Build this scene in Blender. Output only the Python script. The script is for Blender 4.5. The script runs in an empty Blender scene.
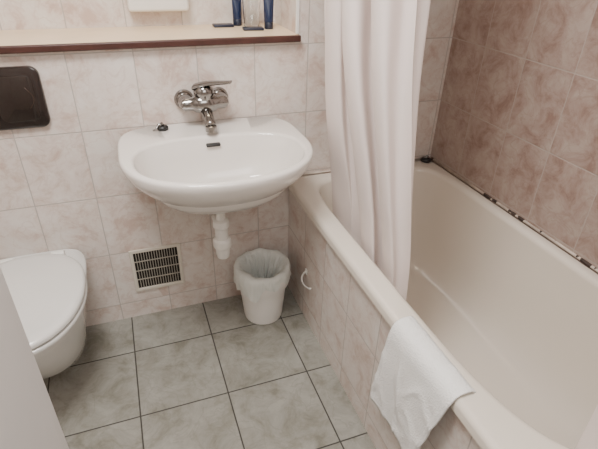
import bpy, bmesh, math, random
from mathutils import Vector, Matrix, noise
random.seed(4)
S = bpy.context.scene
COL = S.collection

# ------------------------------------------------------------------ helpers
def link(o):
    COL.objects.link(o); return o

def mesh_obj(name, verts, faces, mat, smooth=True, auto=None):
    me = bpy.data.meshes.new(name)
    me.from_pydata([tuple(v) for v in verts], [], faces)
    me.validate(); me.update()
    bm = bmesh.new(); bm.from_mesh(me)
    bmesh.ops.recalc_face_normals(bm, faces=bm.faces)
    bm.to_mesh(me); bm.free()
    if smooth:
        for p in me.polygons: p.use_smooth = True
        if auto is not None:
            try: me.set_sharp_from_angle(angle=math.radians(auto))
            except Exception: pass
    o = bpy.data.objects.new(name, me)
    if mat: me.materials.append(mat)
    return link(o)

def join_geo(parts):
    V=[];F=[]
    for v,f in parts:
        n=len(V); V+=list(v); F+=[[i+n for i in q] for q in f]
    return V,F

def g_box(x0,x1,y0,y1,z0,z1,bev=0.0,seg=3):
    bm=bmesh.new()
    bmesh.ops.create_cube(bm,size=1)
    for v in bm.verts:
        v.co=Vector(((x0+x1)/2+v.co.x*(x1-x0),(y0+y1)/2+v.co.y*(y1-y0),(z0+z1)/2+v.co.z*(z1-z0)))
    if bev>0:
        bmesh.ops.bevel(bm,geom=list(bm.edges),offset=bev,segments=seg,profile=.5,affect='EDGES')
    bm.verts.index_update()
    r=([v.co.copy() for v in bm.verts],[[v.index for v in f.verts] for f in bm.faces])
    bm.free(); return r

def g_loft(rings,cap0=True,cap1=True,closed=True):
    V=[];F=[];n=len(rings[0])
    for r in rings: V+=[Vector(p) for p in r]
    for i in range(len(rings)-1):
        for j in range(n if closed else n-1):
            k=(j+1)%n
            F.append([i*n+j,i*n+k,(i+1)*n+k,(i+1)*n+j])
    if cap0: F.append(list(range(n))[::-1])
    if cap1: F.append([(len(rings)-1)*n+j for j in range(n)])
    return V,F

def g_lathe(prof,center,axis='Z',N=48,cap0=True,cap1=True):
    c=Vector(center); rings=[]
    for r,h in prof:
        ring=[]
        for i in range(N):
            a=2*math.pi*i/N
            if axis=='Z': p=Vector((r*math.cos(a),r*math.sin(a),h))
            elif axis=='Y': p=Vector((r*math.cos(a),h,r*math.sin(a)))
            else: p=Vector((h,r*math.cos(a),r*math.sin(a)))
            ring.append(c+p)
        rings.append(ring)
    return g_loft(rings,cap0,cap1)

def g_tube(pts,rad,N=20):
    pts=[Vector(p) for p in pts]; rings=[]
    if not isinstance(rad,(list,tuple)): rad=[rad]*len(pts)
    t0=(pts[1]-pts[0]).normalized()
    up=Vector((0,0,1)) if abs(t0.z)<.9 else Vector((1,0,0))
    nrm=t0.cross(up).normalized()
    for i,p in enumerate(pts):
        a=pts[max(i-1,0)]; b=pts[min(i+1,len(pts)-1)]
        t=(b-a).normalized()
        nrm=(nrm-t*nrm.dot(t)).normalized(); bn=t.cross(nrm)
        rings.append([p+(nrm*math.cos(2*math.pi*k/N)+bn*math.sin(2*math.pi*k/N))*rad[i] for k in range(N)])
    return g_loft(rings)

def bez(p0,p1,p2,p3,n=14):
    p0,p1,p2,p3=map(Vector,(p0,p1,p2,p3)); out=[]
    for i in range(n+1):
        t=i/n; out.append(p0*(1-t)**3+p1*3*t*(1-t)**2+p2*3*t*t*(1-t)+p3*t**3)
    return out

def sup(cx,cy,hx,hyf,hyb,nf,nb,z,N=112):
    out=[]
    for i in range(N):
        a=2*math.pi*i/N; c,s=math.cos(a),math.sin(a)
        n=nb if s>=0 else nf; hy=hyb if s>=0 else hyf
        r=1/((abs(c)**n+abs(s)**n)**(1/n))
        out.append(Vector((cx+hx*r*c,cy+hy*r*s,z)))
    return out

def empty(name,loc):
    e=bpy.data.objects.new(name,None); e.location=loc; e.empty_display_size=.05
    return link(e)
def child(o,p):
    o.parent=p
    o.matrix_parent_inverse=Matrix.Translation(-Vector(p.location))
    return o
def tag(o,label,cat,group=None):
    o["label"]=label; o["category"]=cat
    if group: o["group"]=group
    return o
def struct(o,label,cat):
    o["kind"]="structure"; return tag(o,label,cat)

# ------------------------------------------------------------------ materials
def nt(name):
    m=bpy.data.materials.new(name); m.use_nodes=True
    n=m.node_tree; b=n.nodes["Principled BSDF"]; return m,n,b
def setc(b,c): b.inputs["Base Color"].default_value=(*c,1)
def simple(name,c,rough=.4,metal=0,coat=0,var=.04,scale=8):
    m,n,b=nt(name)
    N=n.nodes; L=n.links
    tc=N.new("ShaderNodeTexCoord"); no=N.new("ShaderNodeTexNoise"); no.inputs["Scale"].default_value=scale
    no.inputs["Detail"].default_value=4
    L.new(tc.outputs["Object"],no.inputs["Vector"])
    r=N.new("ShaderNodeValToRGB")
    r.color_ramp.elements[0].color=(*[max(0,x*(1-var)) for x in c],1); r.color_ramp.elements[0].position=.35
    r.color_ramp.elements[1].color=(*[min(1,x*(1+var)) for x in c],1); r.color_ramp.elements[1].position=.65
    L.new(no.outputs["Fac"],r.inputs["Fac"]); L.new(r.outputs["Color"],b.inputs["Base Color"])
    b.inputs["Roughness"].default_value=rough; b.inputs["Metallic"].default_value=metal
    if coat: b.inputs["Coat Weight"].default_value=coat
    return m

def tile_mat(name,size,org,cols,grout,gw,rough=.3,floor=False,nscale=9,seed=0,vein=.40):
    m,n,b=nt(name); N=n.nodes; L=n.links
    def M(op,a,bb=None):
        x=N.new("ShaderNodeMath"); x.operation=op
        for i,v in enumerate((a,bb)):
            if v is None: continue
            if isinstance(v,(int,float)): x.inputs[i].default_value=v
            else: L.new(v,x.inputs[i])
        return x.outputs[0]
    g=N.new("ShaderNodeNewGeometry"); sp=N.new("ShaderNodeSeparateXYZ"); L.new(g.outputs["Position"],sp.inputs[0])
    if floor:
        u0=sp.outputs[0]; v0=sp.outputs[1]
        ox,oy=org; u=M('SUBTRACT',u0,ox)
    else:
        sn=N.new("ShaderNodeSeparateXYZ"); L.new(g.outputs["True Normal"],sn.inputs[0])
        f=M('GREATER_THAN',M('ABSOLUTE',sn.outputs[0]),.5)
        ux=M('SUBTRACT',sp.outputs[0],org[0]); uy=M('SUBTRACT',sp.outputs[1],1.65)
        u=M('ADD',M('MULTIPLY',ux,M('SUBTRACT',1.0,f)),M('MULTIPLY',uy,f))
        v0=sp.outputs[2]; oy=org[1]
    v=M('SUBTRACT',v0,oy)
    us=M('DIVIDE',u,size[0]); vs=M('DIVIDE',v,size[1])
    fu=M('FRACT',us); fv=M('FRACT',vs)
    du=M('MULTIPLY',M('MINIMUM',fu,M('SUBTRACT',1.0,fu)),size[0])
    dv=M('MULTIPLY',M('MINIMUM',fv,M('SUBTRACT',1.0,fv)),size[1])
    d=M('MINIMUM',du,dv)
    mr=N.new("ShaderNodeMapRange"); L.new(d,mr.inputs[0]); mr.inputs[1].default_value=gw*.35; mr.inputs[2].default_value=gw*.75
    mask=mr.outputs[0]
    cb=N.new("ShaderNodeCombineXYZ"); L.new(M('FLOOR',us),cb.inputs[0]); L.new(M('FLOOR',vs),cb.inputs[1]); cb.inputs[2].default_value=seed
    wn=N.new("ShaderNodeTexWhiteNoise"); L.new(cb.outputs[0],wn.inputs["Vector"])
    sc=N.new("ShaderNodeVectorMath"); sc.operation='SCALE'; L.new(wn.outputs["Color"],sc.inputs[0]); sc.inputs["Scale"].default_value=7
    ad=N.new("ShaderNodeVectorMath"); ad.operation='ADD'; L.new(sc.outputs[0],ad.inputs[0]); L.new(g.outputs["Position"],ad.inputs[1])
    no=N.new("ShaderNodeTexNoise"); no.inputs["Scale"].default_value=nscale; no.inputs["Detail"].default_value=9; no.inputs["Roughness"].default_value=.72; no.inputs["Distortion"].default_value=.5
    L.new(ad.outputs[0],no.inputs["Vector"])
    r=N.new("ShaderNodeValToRGB"); cr=r.color_ramp
    cr.elements[0].position=.36; cr.elements[0].color=(*cols[0],1)
    cr.elements[1].position=.62; cr.elements[1].color=(*cols[2],1)
    e=cr.elements.new(.48); e.color=(*cols[1],1)
    L.new(no.outputs["Fac"],r.inputs["Fac"])
    n3=N.new("ShaderNodeTexNoise"); n3.inputs["Scale"].default_value=nscale*1.1; n3.inputs["Detail"].default_value=8; n3.inputs["Distortion"].default_value=.8
    L.new(ad.outputs[0],n3.inputs["Vector"])
    ve=M('ABSOLUTE',M('SUBTRACT',n3.outputs["Fac"],.5))
    vr=N.new("ShaderNodeMapRange"); L.new(ve,vr.inputs[0]); vr.inputs[1].default_value=0; vr.inputs[2].default_value=.025; vr.inputs[3].default_value=vein; vr.inputs[4].default_value=0
    mv=N.new("ShaderNodeMix"); mv.data_type='RGBA'; L.new(vr.outputs[0],mv.inputs[0]); L.new(r.outputs[0],mv.inputs[6]); mv.inputs[7].default_value=(*cols[3],1)
    mg=N.new("ShaderNodeMix"); mg.data_type='RGBA'; L.new(mask,mg.inputs[0]); mg.inputs[6].default_value=(*grout,1); L.new(mv.outputs[2],mg.inputs[7])
    L.new(mg.outputs[2],b.inputs["Base Color"])
    rr=N.new("ShaderNodeMapRange"); L.new(mask,rr.inputs[0]); rr.inputs[3].default_value=.8; rr.inputs[4].default_value=rough
    L.new(rr.outputs[0],b.inputs["Roughness"])
    bp=N.new("ShaderNodeBump"); bp.inputs["Strength"].default_value=.5; bp.inputs["Distance"].default_value=.0015
    L.new(mask,bp.inputs["Height"]); L.new(bp.outputs[0],b.inputs["Normal"])
    return m

WC=[(.53,.405,.35),(.65,.57,.52),(.70,.65,.605),(.50,.375,.32)]
M_wall=tile_mat("wall_tile",(.2,.25),(-.153,.08),WC,(.45,.405,.37),.0031,.28,nscale=11,vein=.34)
M_wallr=tile_mat("wall_tile_shaded",(.2,.25),(-.153,.08),[(.265,.175,.145),(.36,.27,.232),(.42,.342,.30),(.25,.165,.135)],(.42,.355,.315),.0032,.28,seed=3,nscale=11,vein=.34)  # same tile darkened: the lesser light on this wall is in its colours
M_floor=tile_mat("floor_tile",(.302,.308),(-.12,.211),[(.19,.182,.148),(.27,.262,.228),(.33,.322,.288),(.195,.187,.15)],(.05,.046,.04),.0044,.36,floor=True,nscale=9)
M_cer=simple("white_ceramic",(.76,.72,.675),.12,coat=.4,var=.01)
M_toilet=simple("toilet_ceramic",(.70,.69,.665),.15,coat=.3,var=.01)
M_tub=simple("tub_enamel",(.74,.675,.59),.14,coat=.4,var=.012,scale=3)
M_chrome=simple("chrome",(.28,.27,.26),.12,1,var=.05)  # base darkened so the metal's colour carries its dark reflections
M_dark=simple("black_rubber",(.015,.015,.015),.4)
M_void=simple("dark_void",(.012,.011,.010),.9)
M_brown=simple("dark_brown_plastic",(.016,.010,.009),.10,coat=.5,var=.05)
M_brown2=simple("dark_brown_button",(.018,.012,.010),.10,coat=.5,var=.05)
M_line=simple("brown_metal_line",(.18,.14,.12),.25,1)
M_wood=simple("brown_wood_edge",(.06,.022,.017),.35,var=.2,scale=20)
M_ledge=simple("cream_laminate",(.78,.62,.43),.35,var=.06,scale=5)
M_plast=simple("white_plastic",(.80,.785,.74),.35,var=.01)
M_bin=simple("bin_plastic",(.82,.80,.76),.28,var=.01)
M_paint=simple("painted_door",(.70,.70,.69),.45,var=.02)
M_ceil=simple("ceiling_paint",(.82,.81,.79),.8,var=.02)
M_grille=simple("ivory_plastic",(.64,.59,.51),.4,var=.02)
M_slat=simple("darker_ivory_plastic",(.36,.33,.28),.5,var=.1)  # ivory set darker than the frame
M_blue=simple("blue_tube_plastic",(.006,.016,.055),.3,var=.05)
M_navy=simple("dark_navy",(.010,.015,.035),.35,var=.1)
M_mould=simple("black_mould",(.06,.042,.035),.9,var=.3,scale=40)

def cloth(name,c,tr,bump,kind,transp=0):
    m,n,b=nt(name); N=n.nodes; L=n.links
    setc(b,c); b.inputs["Roughness"].default_value=.8
    tc=N.new("ShaderNodeTexCoord")
    if kind=='waffle':
        t=N.new("ShaderNodeTexVoronoi"); t.inputs["Scale"].default_value=260; L.new(tc.outputs["Object"],t.inputs["Vector"]); h=t.outputs["Distance"]
    else:
        t=N.new("ShaderNodeTexNoise"); t.inputs["Scale"].default_value=12; t.inputs["Detail"].default_value=3; L.new(tc.outputs["Object"],t.inputs["Vector"]); h=t.outputs["Fac"]
    bp=N.new("ShaderNodeBump"); bp.inputs["Strength"].default_value=bump; bp.inputs["Distance"].default_value=.003
    L.new(h,bp.inputs["Height"]); L.new(bp.outputs[0],b.inputs["Normal"])
    out=b.outputs[0]
    if tr:
        ts=N.new("ShaderNodeBsdfTranslucent"); ts.inputs[0].default_value=(*c,1)
        mx=N.new("ShaderNodeMixShader"); mx.inputs[0].default_value=tr
        L.new(out,mx.inputs[1]); L.new(ts.outputs[0],mx.inputs[2]); out=mx.outputs[0]
    if transp:
        b.inputs["Roughness"].default_value=.3
        t2=N.new("ShaderNodeBsdfTransparent"); mx=N.new("ShaderNodeMixShader"); mx.inputs[0].default_value=transp
        L.new(out,mx.inputs[1]); L.new(t2.outputs[0],mx.inputs[2]); out=mx.outputs[0]
    L.new(out,N["Material Output"].inputs[0])
    return m
M_curt=cloth("curtain_fabric",(.86,.77,.735),.16,.15,'n')
M_towel=cloth("towel_cotton",(.86,.855,.835),0,.6,'waffle')
M_liner=cloth("bin_liner_film",(.90,.93,.89),.25,.8,'n',.18)
m,n,b=nt("clear_glass"); b.inputs["Transmission Weight"].default_value=1; b.inputs["Roughness"].default_value=.02; setc(b,(.95,.97,.97)); M_glass=m
M_seal=simple("aged_silicone",(.55,.47,.40),.5,var=.25,scale=14)

# ------------------------------------------------------------------ room
WY=1.65; WX=1.26; RX0=-.95; RY0=-.35; H=2.45; NY=1.93; NX=.61; LZ=1.095
TY0=.20
o=mesh_obj("floor",*g_box(RX0-.1,WX+.1,RY0-.1,NY+.1,-.1,0),M_floor,False); struct(o,"grey beige marbled floor tiles with dark grout","floor")
o=mesh_obj("ceiling",*g_box(RX0-.1,WX+.1,RY0-.1,NY+.1,H,H+.1),M_ceil,False); struct(o,"plain white painted ceiling","ceiling")
o=mesh_obj("wall_back",*join_geo([g_box(RX0,WX,WY,NY+.1,0,LZ),g_box(NX,WX,WY,NY+.1,LZ,H),g_box(RX0,NX,NY,NY+.1,LZ,H)]),M_wall,False)
struct(o,"pale pink marbled tile wall with shelf recess","wall")
o=mesh_obj("wall_right",*g_box(WX,WX+.1,RY0,NY+.1,0,H),M_wallr,False); struct(o,"pinkish marbled tile wall beside the bathtub, shade painted into its darker colour","wall")
o=mesh_obj("wall_left",*g_box(RX0-.1,RX0,RY0,NY+.1,0,H),M_wall,False); struct(o,"pale pink marbled tile wall beside the toilet","wall")
o=mesh_obj("wall_front",*g_box(RX0,WX,RY0-.1,RY0,0,H),M_wall,False); struct(o,"pale tiled wall opposite the washbasin","wall")
o=mesh_obj("wall_apron",*join_geo([g_box(.583,.60,TY0,WY,0,.525),g_box(.583,WX,RY0,TY0-.002,0,.525)]),M_wall,False); struct(o,"tiled apron panel enclosing the side of the bathtub","wall")
led=empty("shelf_ledge",(-.17,1.79,LZ))
tag(led,"cream ledge with dark brown wooden front edge above the washbasin","shelf")
child(mesh_obj("ledge_top",*g_box(RX0,NX,WY-.012,NY,LZ,LZ+.016,.002,2),M_ledge,False),led)
child(mesh_obj("edge_strip",*g_box(RX0,NX,WY-.026,WY-.0125,LZ-.004,LZ+.018,.004,2),M_wood,False),led)["label"]="dark brown wooden edge strip"
LT=LZ+.016
o=mesh_obj("trim_1",*g_tube([(WX-.0015,TY0,.5665),(WX-.0015,WY-.004,.5665)],.0050,8),M_seal); struct(o,"mould-stained silicone joint between tub and side wall","sealant")
o=mesh_obj("trim_2",*g_tube([(.57,WY-.0015,.566),(WX-.004,WY-.0015,.566)],.004,8),M_seal); struct(o,"stained silicone joint between tub and end wall","sealant")
pts=[];rad=[]
n_=600
for i in range(n_+1):
    y=TY0+(WY-.006-TY0)*i/n_
    v=noise.noise(Vector((y*7,.3,1.0)))*.5+noise.noise(Vector((y*55,2.3,1.0)))*.8
    far=.08*(y>1.40)
    r_=max(.0008,min(.0058,.0030+.014*(v-.10+far)))
    pts.append((WX-.0016,y,.5672)); rad.append(r_)
o=mesh_obj("trim_4",*g_tube(pts,rad,8),M_mould); struct(o,"patchy black mould spots along the silicone joint","mould stain")
o=mesh_obj("trim_3",*g_box(NX-.012,NX-.0005,WY-.004,WY+.006,LT+.003,H-.01,.002,2),M_plast,False); struct(o,"white corner edging strip of the shelf recess","edging")
DX=-.156
o=mesh_obj("door_1",*join_geo([g_box(DX-.042,DX,RY0+.002,.50,.008,2.05,.004,3),g_box(DX,DX+.006,RY0+.002,.458,.008,2.05,.003,3)]),M_paint,False)
struct(o,"off-white painted door standing open","door")

# ------------------------------------------------------------------ bathtub
tub=empty("bathtub",(.91,.92,0)); tag(tub,"cream enamel built-in bathtub behind a tiled apron","bathtub")
tx=(.564+WX-.003)/2; thx=(WX-.003-.564)/2; ty=(TY0+WY-.003)/2; thy=(WY-.003-TY0)/2
ix=.926; ihx=.290; iy=.925; ihf=.640; ihb=.660
R=[]
R.append(sup(tx,ty,thx-.012,thy-.012,thy-.012,40,40,.526,200))
R.append(sup(tx,ty,thx,thy,thy,40,40,.530,200))
R.append(sup(tx,ty,thx,thy,thy,40,40,.550,200))
for k in range(1,7):
    a=k/6*math.pi/2; e=.017
    R.append(sup(tx,ty,thx-e*(1-math.cos(a)),thy-e*(1-math.cos(a)),thy-e*(1-math.cos(a)),36,36,.548+e*math.sin(a),200))
R.append(sup(ix,iy,ihx+.014,ihf+.014,ihb+.014,4.2,8,.565,200))
for k in range(1,8):
    a=k/7*math.pi/2; e=.020
    R.append(sup(ix,iy,ihx+.014-e*math.sin(a),ihf+.014-e*math.sin(a),ihb+.014-e*math.sin(a),4.1,7.5,.565-e*(1-math.cos(a)),200))
prof=[(.52,.0,6.5),(.46,.007,6),(.40,.014,5.5),(.34,.023,5.0),(.28,.034,4.6),(.24,.045,4.3),(.21,.057,4.1),(.185,.071,3.9),(.165,.089,3.7),(.150,.112,3.5),(.141,.14,3.3),(.137,.175,3.1),(.135,.22,3.0)]
for z,ins,nn in prof:
    R.append(sup(ix,iy,ihx-.006-ins,ihf-.008-ins*2.0,ihb-.008-ins*1.5,min(nn,4),nn,z,200))
child(mesh_obj("tub_shell",*g_loft(R,False,True),M_tub,auto=60),tub)
child(mesh_obj("drain",*g_lathe([(.0,.0),(.028,.0),(.032,.003),(.03,.005),(.012,.003),(.0,.002)],(ix,1.25,.136),N=32,cap0=False,cap1=False),M_chrome),tub)["label"]="chrome drain ring"
pl=empty("bath_plug",(1.215,1.622,.565)); tag(pl,"black rubber bath plug with chrome ring on the tub corner","plug")
child(mesh_obj("stopper",*g_lathe([(.0,.0),(.018,.0),(.022,.004),(.022,.012),(.019,.016),(0,.016)],(1.215,1.618,.5655),N=32,cap0=False,cap1=False),M_dark,auto=40),pl)
child(mesh_obj("chain",*g_tube([(1.215+.012*math.cos(a*.5),1.618+.009*math.sin(a*.5),.584+.006*math.sin(a*.9)) for a in range(0,13)],.0025,8),M_chrome),pl)["label"]="chrome bead chain"
hk=empty("panel_handle",(.583,1.40,.22)); tag(hk,"small white open hook handle on the tiled tub apron","handle")
child(mesh_obj("base_plate",*g_box(.576,.583,1.408,1.424,.235,.260,.003,2),M_plast,False),hk)
child(mesh_obj("hook",*g_tube(bez((.578,1.415,.250),(.554,1.438,.212),(.552,1.385,.195),(.568,1.332,.226),18),.0032,12),M_plast),hk)

# ------------------------------------------------------------------ washbasin
SX=.254; SZ=.830
sk=empty("washbasin",(SX,WY,.62)); tag(sk,"white ceramic oval wall-hung washbasin below the mixer tap","washbasin")
R=[]
for s,z,cy,sb in [(.13,.630,1.45,.05),(.22,.634,1.45,.08),(.38,.648,1.445,.13),(.55,.671,1.435,.175),(.70,.699,1.425,.205),(.82,.729,1.417,.222),(.91,.760,1.41,.236),(.965,.785,1.406,.242),(.992,.803,1.405,.244)]:
    R.append(sup(SX,cy,.301*s,.274*s,sb,2.25,3.2+s*1.8,z,128))
R.append(sup(SX,1.405,.301,.274,.244,2.25,5,.814,128))
R.append(sup(SX,1.405,.301,.274,.244,2.25,5,.820,128))
for k in range(1,6):
    a=k/5*math.pi/2; e=.010
    R.append(sup(SX,1.405,.301-e*(1-math.cos(a)),.274-e*(1-math.cos(a)),.244,2.25,5.0,.820+e*math.sin(a),128))
def si(ex,z,cy=1.345): 
    return sup(SX,cy,.258-ex,.186-ex*.72,.150-ex*.72,2.25,2.6,z,128)
R.append(sup(SX,1.35,.270,.198,.165,2.25,2.7,SZ,128))
for k in range(1,6):
    a=k/5*math.pi/2; e=.012
    R.append(sup(SX,1.348,.270-e*math.sin(a),.198-e*math.sin(a),.163-e*math.sin(a),2.25,2.7,SZ-e*(1-math.cos(a)),128))
for ex,z,cy in [(.010,.800,1.348),(.019,.772,1.35),(.032,.740,1.352),(.052,.708,1.355),(.08,.682,1.36),(.12,.665,1.366),(.17,.656,1.372),(.215,.652,1.38)]:
    R.append(si(ex,z,cy))
child(mesh_obj("basin",*g_loft(R,True,True),M_cer,auto=70),sk)
child(mesh_obj("drain",*g_lathe([(.0,.0),(.024,.0),(.027,.003),(.024,.005),(.01,.003),(.0,.002)],(SX,1.38,.653),N=32,cap0=False,cap1=False),M_chrome),sk)["label"]="chrome drain ring"
child(mesh_obj("overflow_slot",*g_box(SX-.024,SX+.024,1.479,1.499,.797,.807,.0045,4),M_dark),sk)["label"]="black overflow slot"
tp=empty("drain_trap",(SX,1.45,.36)); tag(tp,"white plastic bottle trap beneath the washbasin","drain pipe")
child(mesh_obj("tailpipe",*g_lathe([(.026,.632),(.026,.615),(.019,.61),(.0165,.605),(.0165,.52)],(SX,1.45,0),N=32),M_plast,auto=40),tp)
child(mesh_obj("bottle",*g_lathe([(.018,.535),(.027,.53),(.029,.525),(.029,.505),(.025,.50),(.0235,.495),(.0235,.455),(.031,.450),(.033,.445),(.033,.422),(.030,.415),(.026,.41),(.025,.385),(.022,.372),(.012,.368)],(SX,1.45,0),N=32),M_plast,auto=35),tp)
child(mesh_obj("outlet",*g_tube([(SX,1.47,.475),(SX,1.53,.475),(SX,WY-.001,.475)],.014,20),M_plast),tp)
bp_=empty("basin_plug",(.095,1.60,SZ)); tag(bp_,"black rubber plug with chrome chain on the washbasin deck","plug")
child(mesh_obj("stopper",*g_lathe([(.0,.0),(.016,.0),(.019,.004),(.019,.011),(.015,.015),(0,.015)],(.105,1.60,SZ),N=32,cap0=False,cap1=False),M_dark,auto=40),bp_)
child(mesh_obj("chain",*g_tube([(.108,1.60,SZ+.015),(.104,1.60,SZ+.022),(.092,1.597,SZ+.02),(.082,1.592,SZ+.006),(.072,1.59,SZ+.004)],[.005,.006,.0045,.003,.003],10),M_chrome),bp_)["label"]="chrome chain"

# ------------------------------------------------------------------ mixer tap
FX=.252; FZ=.915; FY=1.588
fa=empty("mixer_tap",(FX,WY,FZ)); tag(fa,"chrome single-lever wall-mounted mixer tap above the washbasin","tap")
for sx in (-.060,.060):
    e=mesh_obj("escutcheon",*g_lathe([(.034,0),(.034,-.006),(.030,-.015),(.023,-.021),(.023,-.026)],(FX+sx,WY-.0005,FZ),'Y',40),M_chrome,auto=35); child(e,fa)
    e=mesh_obj("union_nut",*g_lathe([(.015,-.02),(.024,-.024),(.025,-.042),(.023,-.052),(.021,-.070),(.012,-.080)],(FX+sx,WY,FZ),'Y',32),M_chrome,auto=35); child(e,fa)
child(mesh_obj("tap_body",*g_lathe([(.008,-.080),(.018,-.076),(.0225,-.06),(.0225,-.042),(.030,-.032),(.034,-.012),(.0345,0),(.034,.012),(.030,.032),(.0225,.042),(.0225,.06),(.018,.076),(.008,.080)],(FX,FY,FZ),'X',40),M_chrome,auto=40),fa)
child(mesh_obj("cartridge",*g_lathe([(.030,.0),(.031,.028),(.034,.032),(.034,.046),(.027,.056),(.01,.060)],(FX,FY,FZ),'Z',40),M_chrome,auto=40),fa)
p=bez((FX-.026,FY+.010,FZ+.054),(FX+.01,FY-.008,FZ+.070),(FX+.035,FY-.025,FZ+.070),(FX+.080,FY-.055,FZ+.078),12)
dirv=Vector((.75,-.55,0)).normalized(); side=Vector((-dirv.y,dirv.x,0))
rings=[]
for i,q in enumerate(p):
    f=i/12
    w=.026-.012*f+(.002 if f>.8 else 0); h=.011-.006*f
    rings.append([q+side*w*math.cos(a)+Vector((0,0,1))*h*math.sin(a) for a in [2*math.pi*k/20 for k in range(20)]])
child(mesh_obj("lever",*g_loft(rings),M_chrome,auto=50),fa)
child(mesh_obj("spout",*g_tube(bez((FX,FY,FZ-.008),(FX,FY-.012,FZ-.035),(FX+.001,FY-.045,FZ-.020),(FX+.002,FY-.080,FZ-.056),16),[.028,.0275,.0265,.025,.0235,.022,.021,.020,.0195,.019,.0185,.018,.018,.018,.018,.0185,.0185],24),M_chrome),fa)
child(mesh_obj("aerator",*g_lathe([(.0,-.012),(.013,-.012),(.019,-.010),(.019,.006),(.014,.010)],(FX+.002,FY-.084,FZ-.060),'Z',32,cap0=False),M_chrome,auto=40),fa)

# ------------------------------------------------------------------ vent
vt=empty("vent_grille",(.016,WY,.235)); tag(vt,"square ivory plastic ventilation grille with dark slots in the tiles","vent")
x0,x1,z0,z1=-.082,.116,.134,.336
fw=.014
fr=[g_box(x0,x1,WY-.009,WY-.0005,z1-fw,z1,.002,2),g_box(x0,x1,WY-.009,WY-.0005,z0,z0+fw,.002,2),g_box(x0,x0+fw,WY-.0088,WY-.0005,z0+.01,z1-.01,.002,2),g_box(x1-fw,x1,WY-.0088,WY-.0005,z0+.01,z1-.01,.002,2)]
child(mesh_obj("frame",*join_geo(fr),M_grille,False),vt)
child(mesh_obj("backing",*g_box(x0+.012,x1-.012,WY-.0018,WY-.0006,z0+.012,z1-.012),M_void,False),vt)["label"]="dark opening behind the slats"
sl=[]
nv=17
for i in range(1,nv):
    cx=x0+fw+(x1-x0-2*fw)*i/nv; sl.append(g_box(cx-.0013,cx+.0013,WY-.006,WY-.0018,z0+.012,z1-.012))
for k in range(1,4):
    cz=z0+fw+(z1-z0-2*fw)*k/4; sl.append(g_box(x0+.012,x1-.012,WY-.0065,WY-.0018,cz-.0013,cz+.0013))
child(mesh_obj("slats",*join_geo(sl),M_slat,False),vt)

# ------------------------------------------------------------------ flush plate
fp=empty("flush_plate",(-.39,WY,.957)); tag(fp,"dark brown glossy dual-flush plate on tiles above the toilet","flush plate")
def rplate(x0,x1,z0,z1,y0,y1,r,bev):
    rings=[]
    for y,ins in [(y1,0),(y0+bev,0),(y0+bev*.3,bev*.3),(y0,bev)]:
        ring=[]
        for cx,cz,a0 in [(x1-r,z1-r,0),(x0+r,z1-r,90),(x0+r,z0+r,180),(x1-r,z0+r,270)]:
            for k in range(9):
                a=math.radians(a0+k*90/8); ring.append(Vector((cx+(r-ins)*math.cos(a),y,cz+(r-ins)*math.sin(a))))
        rings.append(ring)
    return g_loft(rings)
child(mesh_obj("plate",*rplate(-.545,-.234,.862,1.052,WY-.016,WY-.0005,.028,.006),M_brown,auto=40),fp)
child(mesh_obj("button",*rplate(-.515,-.375,.887,1.027,WY-.0175,WY-.015,.020,.0015),M_brown2,auto=40),fp)
child(mesh_obj("button",*rplate(-.367,-.258,.887,1.027,WY-.0175,WY-.015,.020,.0015),M_brown2,auto=40),fp)
child(mesh_obj("curved_line",*g_tube([(-.282+.018*math.sin(math.pi*k/12),WY-.0178,.925+.065*k/12) for k in range(13)],.0009,10),M_line),fp)["label"]="thin curved line paler than the plate"  # thin curved line, paler than the button under it

# ------------------------------------------------------------------ toilet
TX=-.394; TZ=.42
tl=empty("toilet",(TX,WY,.05)); tag(tl,"white wall-hung ceramic toilet with closed lid","toilet")
def tr(s,z,front,back=WY-.001,hw=.180,nf=2.2,nb=5,cyo=1.42):
    return sup(TX,cyo,hw*s,cyo-front,back-cyo,nf,nb,z,96)
R=[tr(.42,.075,1.40,cyo=1.50),tr(.55,.08,1.36,cyo=1.49),tr(.65,.105,1.31,cyo=1.47),tr(.71,.16,1.25,cyo=1.45),tr(.77,.23,1.20,cyo=1.43),tr(.85,.30,1.16,cyo=1.42),tr(.915,.35,1.135),tr(.95,.375,1.122),tr(.955,.386,1.12),tr(.93,.392,1.125)]
child(mesh_obj("bowl",*g_loft(R),M_toilet,auto=60),tl)
def lid(z0,z1,hw,front,back,dome=0.0):
    R=[]; 
    for z,ins in [(z0,.004),(z0+.003,0),(z1-.009,0),(z1-.004,.003),(z1,.010),(z1+dome*.3,.030),(z1+dome*.6,.06),(z1+dome,.12)]:
        R.append(sup(TX,1.36,hw-ins,1.36-front-ins,back-1.36-ins,2.05,2.4,z,96))
    return g_loft(R)
def lid0(z0,z1,hw,front,back):
    return g_loft([sup(TX,1.36,hw-i,1.36-front-i,back-1.36-i,2.05,2.4,z,96) for z,i in [(z0,.004),(z0+.003,0),(z1-.005,0),(z1-.002,.002),(z1,.007)]])
child(mesh_obj("seat",*lid0(.396,.411,.180,1.100,1.575),M_toilet,auto=50),tl)
child(mesh_obj("lid",*lid(.4170,.437,.179,1.101,1.575,.006),M_toilet,auto=50),tl)
for sx in (-.08,.08):
    child(mesh_obj("hinge",*g_lathe([(.012,-.022),(.014,-.020),(.014,.020),(.012,.022)],(TX+sx,1.592,.407),'X',24),M_plast,auto=40),tl)

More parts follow.
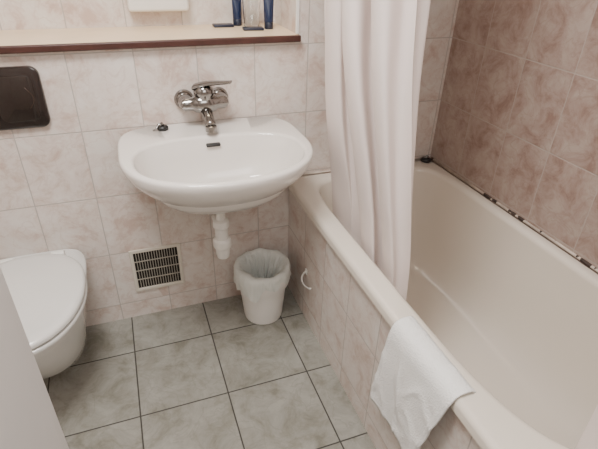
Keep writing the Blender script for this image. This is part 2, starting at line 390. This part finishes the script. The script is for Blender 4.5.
# ------------------------------------------------------------------ waste bin
BX,BY=.42,1.50
bn=empty("waste_bin",(BX,BY,0)); tag(bn,"small white plastic waste bin with a bag liner in the corner","waste bin")
child(mesh_obj("bin_body",*g_lathe([(.0,.0),(.074,.0),(.079,.004),(.082,.02),(.090,.10),(.097,.165),(.098,.170),(.105,.174),(.107,.178),(.109,.215),(.110,.253),(.108,.258),(.103,.258),(.101,.25),(.090,.10),(.078,.012),(0,.010)],(BX,BY,0),N=72,cap0=False,cap1=False),M_bin,auto=30),bn)
N=240
def lr(r,z,am,zz=0,sd=0,sc=3,fine=0,bunch=0,bz=0):
    ring=[]
    for i in range(N):
        a=2*math.pi*i/N
        ca,sa=math.cos(a),math.sin(a)
        nz=noise.noise(Vector((ca*sc,sa*sc,z*9+sd))); n2=noise.noise(Vector((ca*3+5,sa*3,sd)))
        n3=abs(noise.noise(Vector((ca*7+z*20,sa*7-z*14,z*14+sd))))
        n4=abs(noise.noise(Vector((ca*14-z*16,sa*14+z*10,z*18+sd))))
        bu=math.exp(-((((a-3.7+math.pi)%(2*math.pi))-math.pi)/.6)**2)
        rr=r+am*nz+fine*(n3+.5*n4)+bunch*bu
        ring.append(Vector((BX+rr*ca,BY+rr*sa,z+zz*n2-bz*bu)))
    return ring
R=[lr(.111,.210,.002,.05,1,3,.010,.004,.045),lr(.1115,.222,.002,.035,1,3,.009,.006,.035),lr(.112,.235,.002,.022,1,3,.008,.008,.022),lr(.1125,.248,.002,.012,1,3,.007,.008,.010),lr(.110,.263,.002,.008,1,3,.005,.004),lr(.104,.268,.003,.010,1,4,.002,.0),lr(.095,.258,.006,.01,2,3,-.012,-.010),lr(.088,.235,.010,.01,2,3,-.022,-.012),lr(.080,.20,.014,0,2,3,-.028,-.012),lr(.068,.155,.016,.02,3,3,-.030,-.01),lr(.052,.125,.016,.03,3,3,-.022),lr(.030,.11,.010,.03,4,3,-.01),lr(.008,.11,.002,.01,4,3)]
child(mesh_obj("bin_liner",*g_loft(R,False,True),M_liner),bn)["label"]="thin translucent white bag liner folded over the rim"

# ------------------------------------------------------------------ shower curtain
def sm(t): t=max(0,min(1,t)); return t*t*(3-2*t)
def curtain(name,y0t,y1t,y0b,y1b,nf,amp,ztop,zbot,xt,xm,xb,seed,phase=0):
    NS=260; NZ=64; rings=[]
    for j in range(NZ+1):
        f=j/NZ; z=ztop+(zbot-ztop)*f
        row=[]
        for i in range(NS+1):
            s=i/NS
            w=noise.noise(Vector((s*1.6,f*1.5,seed)))
            ph=phase+2*math.pi*nf*(s+.15*w+.06*math.sin(4.5*s+seed))
            ya=y0t+(y0b-y0t)*sm(f); yb=y1t+(y1b-y1t)*sm(f)
            yy=ya+(yb-ya)*s+.030*math.sin(ph*2+.6)*(1-abs(2*s-1)**4)
            ends=1-.6*abs(2*s-1)**6
            am=amp*(.9+.7*noise.noise(Vector((s*2.6,f*1.6,seed+9))))*(1-.40*f)*ends
            xx=(xt+(xm-xt)*min(1,f*2)) if f<.5 else xm+(xb-xm)*sm((f-.5)*2)
            xx+=am*math.sin(ph)+.25*am*math.sin(2.0*ph+1.3+f*2.5)*(.5+noise.noise(Vector((s*2,f*3,seed+3))))
            xx+=.008*noise.noise(Vector((s*4,f*5,seed)))
            row.append(Vector((xx,yy,z)))
        rings.append(row)
    V,F=g_loft(rings,False,False,False)
    return mesh_obj(name,V,F,M_curt)
cr=empty("shower_curtain",(.66,1.2,.44)); tag(cr,"white fabric shower curtain gathered in soft folds beside the washbasin","shower curtain","shower curtains")
child(curtain("curtain_panel",1.53,.975,1.45,.92,3.2,.056,2.03,.36,.628,.628,.705,2.0,.5),cr)
c2=empty("shower_curtain",(.66,.1,.44)); tag(c2,"white fabric shower curtain bunched at the other tub end","shower curtain","shower curtains")
child(curtain("curtain_panel",.350,.05,.328,.27,1.4,.020,2.03,.46,.66,.69,.735,7.0,3.6),c2)
o=mesh_obj("curtain_rod",*g_tube([(.63,RY0,2.045),(.63,WY,2.045)],.0125,20),M_chrome); tag(o,"chrome shower curtain rod above the tub edge","curtain rod")

# ------------------------------------------------------------------ towel over rim
def towel():
    path=[(.637,.50),(.631,.52),(.624,.547),(.615,.566),(.605,.5715),(.593,.572),(.580,.571),(.567,.565),(.5585,.553),(.555,.535)]
    for k in range(1,31): path.append((.555-.004*math.sin(k/30*3.1),.535-.285*k/30))
    NS=90; rings=[]
    L=len(path)
    for i,(x,z) in enumerate(path):
        f=i/(L-1); row=[]
        for j in range(NS+1):
            s=j/NS
            fall=max(0,(.55-z)/.30) if i>8 else 0
            ya=.502+.058*fall; yb=.752+.022*min(1,fall*1.1)
            y=ya+(yb-ya)*s
            dx=-.009*fall*(.5+.5*math.sin(s*6.5+.8+fall*.6))-.003*fall
            cre=abs(noise.noise(Vector((s*1.8+f*1.6,f*3.0-s*1.4,8.2))))
            cre2=abs(noise.noise(Vector((s*2.8-f*1.6,f*2.0+s*1.4,2.2))))
            dx-=(.0045*max(0,1-cre*5)+.003*max(0,1-cre2*6))*min(1,fall*3)
            edge=min(s,1-s)*.26
            hem=.0020*math.exp(-((edge-.010)/.003)**2)+(.0022*math.exp(-((f-.955)/.010)**2))
            dx-=hem*min(1,fall*4)
            dz=(.010*fall*s if i>8 else 0)
            if i<=8: dz+=.0025*max(0,1-cre*7)
            row.append(Vector((x+dx-.001,y+.003*noise.noise(Vector((f*4,3,s*2))),z+dz)))
        rings.append(row)
    V,F=g_loft(rings,False,False,False)
    o=mesh_obj("bath_towel",V,F,M_towel)
    md=o.modifiers.new("t","SOLIDIFY"); md.thickness=.0045; md.offset=0
    o.location=(-.002,0,.003)
    return o
tag(towel(),"white textured cotton bath towel draped over the tub rim","towel")

# ------------------------------------------------------------------ ledge things
def tube_bottle(x,y,ang):
    e=empty("toiletry_tube",(x,y,LT)); tag(e,"small dark blue toiletry tube standing on the ledge","toiletry tube","blue toiletry tubes")
    child(mesh_obj("cap",*g_lathe([(.0,0),(.0155,0),(.0165,.002),(.0165,.021),(.015,.023),(0,.023)],(x,y,LT),N=32,cap0=False,cap1=False),M_navy,auto=40),e)
    rings=[]
    for k in range(9):
        f=k/8; a_=.0165+.003*f; b_=.0145*(1-f**1.6)+.0012; z=LT+.024+.080*f
        rings.append([Vector((x+a_*math.cos(t)*math.cos(ang)-b_*math.sin(t)*math.sin(ang),y+a_*math.cos(t)*math.sin(ang)+b_*math.sin(t)*math.cos(ang),z)) for t in [2*math.pi*q/28 for q in range(28)]])
    child(mesh_obj("tube_body",*g_loft(rings),M_blue,auto=50),e)
tube_bottle(.447,1.885,.1); tube_bottle(.542,1.79,-.15)
o=mesh_obj("drinking_glass",*g_lathe([(.0,.0),(.026,.0),(.029,.004),(.034,.10),(.0315,.10),(.0265,.012),(0,.011)],(.494,1.85,LT+.0003),N=40,cap0=False,cap1=False),M_glass,auto=40); tag(o,"clear drinking glass standing between blue tubes on the ledge","glass")
def flat_piece(x,y,ang,w,d):
    V,F=g_box(-w/2,w/2,-d/2,d/2,0,.009,.003,2)
    M=Matrix.Translation((x,y,LT+.0003))@Matrix.Rotation(ang,4,'Z')
    o=mesh_obj("flat_dark_piece",[M@v for v in V],F,M_navy,auto=40); tag(o,"flat dark navy piece lying on the ledge","soap packet","flat pieces")
flat_piece(.388,1.868,.0,.075,.045); flat_piece(.478,1.775,-.1,.075,.04)  # thin dark flat pieces laid on the ledge
ds=empty("white_wall_box",(.165,NY,1.16)); tag(ds,"plain white plastic box mounted on tiles above the ledge","dispenser")  # plain white box in place of an unidentified white item
child(mesh_obj("box_case",*g_box(.06,.27,NY-.06,NY-.0005,1.165,1.42,.012,4),M_plast,auto=40),ds)

# ------------------------------------------------------------------ lights
def area(name,loc,target,size,power,col,sy=None):
    l=bpy.data.lights.new(name,'AREA'); l.energy=power; l.color=col; l.size=size
    if sy: l.shape='RECTANGLE'; l.size_y=sy
    o=bpy.data.objects.new(name,l); o.location=loc
    o.rotation_euler=(Vector(target)-Vector(loc)).to_track_quat('-Z','Y').to_euler()
    link(o)
area("ceiling_light",(-.18,.65,2.38),(.02,1.0,0),.55,43,(1,.975,.94))
area("doorway_light",(.2,-.30,1.6),(.2,1.6,.6),.8,14,(1,.99,.97),1.2)
area("recess_glow_fill",(.25,1.80,1.95),(.25,1.80,1.1),.5,1.6,(1,.82,.58),.08)  # added warm fill for a glow on the ledge, no lamp known there
w=bpy.data.worlds.new("World"); S.world=w; w.use_nodes=True
w.node_tree.nodes["Background"].inputs[0].default_value=(.8,.85,.9,1); w.node_tree.nodes["Background"].inputs[1].default_value=.3

# ------------------------------------------------------------------ camera
Y=Vector((-.343,-.496,.798)).normalized(); D=Vector((-.027,.852,.523)); D=(D-Y*D.dot(Y)).normalized()
X=Y.cross(-D); X=X if X.x>0 else -X
U=-D
right=Vector((X[0],Y[0],U[0])); up=-Vector((X[1],Y[1],U[1])); back=-Vector((X[2],Y[2],U[2]))
cam=bpy.data.cameras.new("camera"); co=bpy.data.objects.new("camera",cam); link(co)
Mx=Matrix.Identity(4)
for i in range(3):
    Mx[i][0]=right[i]; Mx[i][1]=up[i]; Mx[i][2]=back[i]
Mx.translation=Vector((0,0,1.4))
co.matrix_world=Mx
cam.sensor_width=36; cam.lens=470/598*36; cam.clip_start=.02
S.camera=co
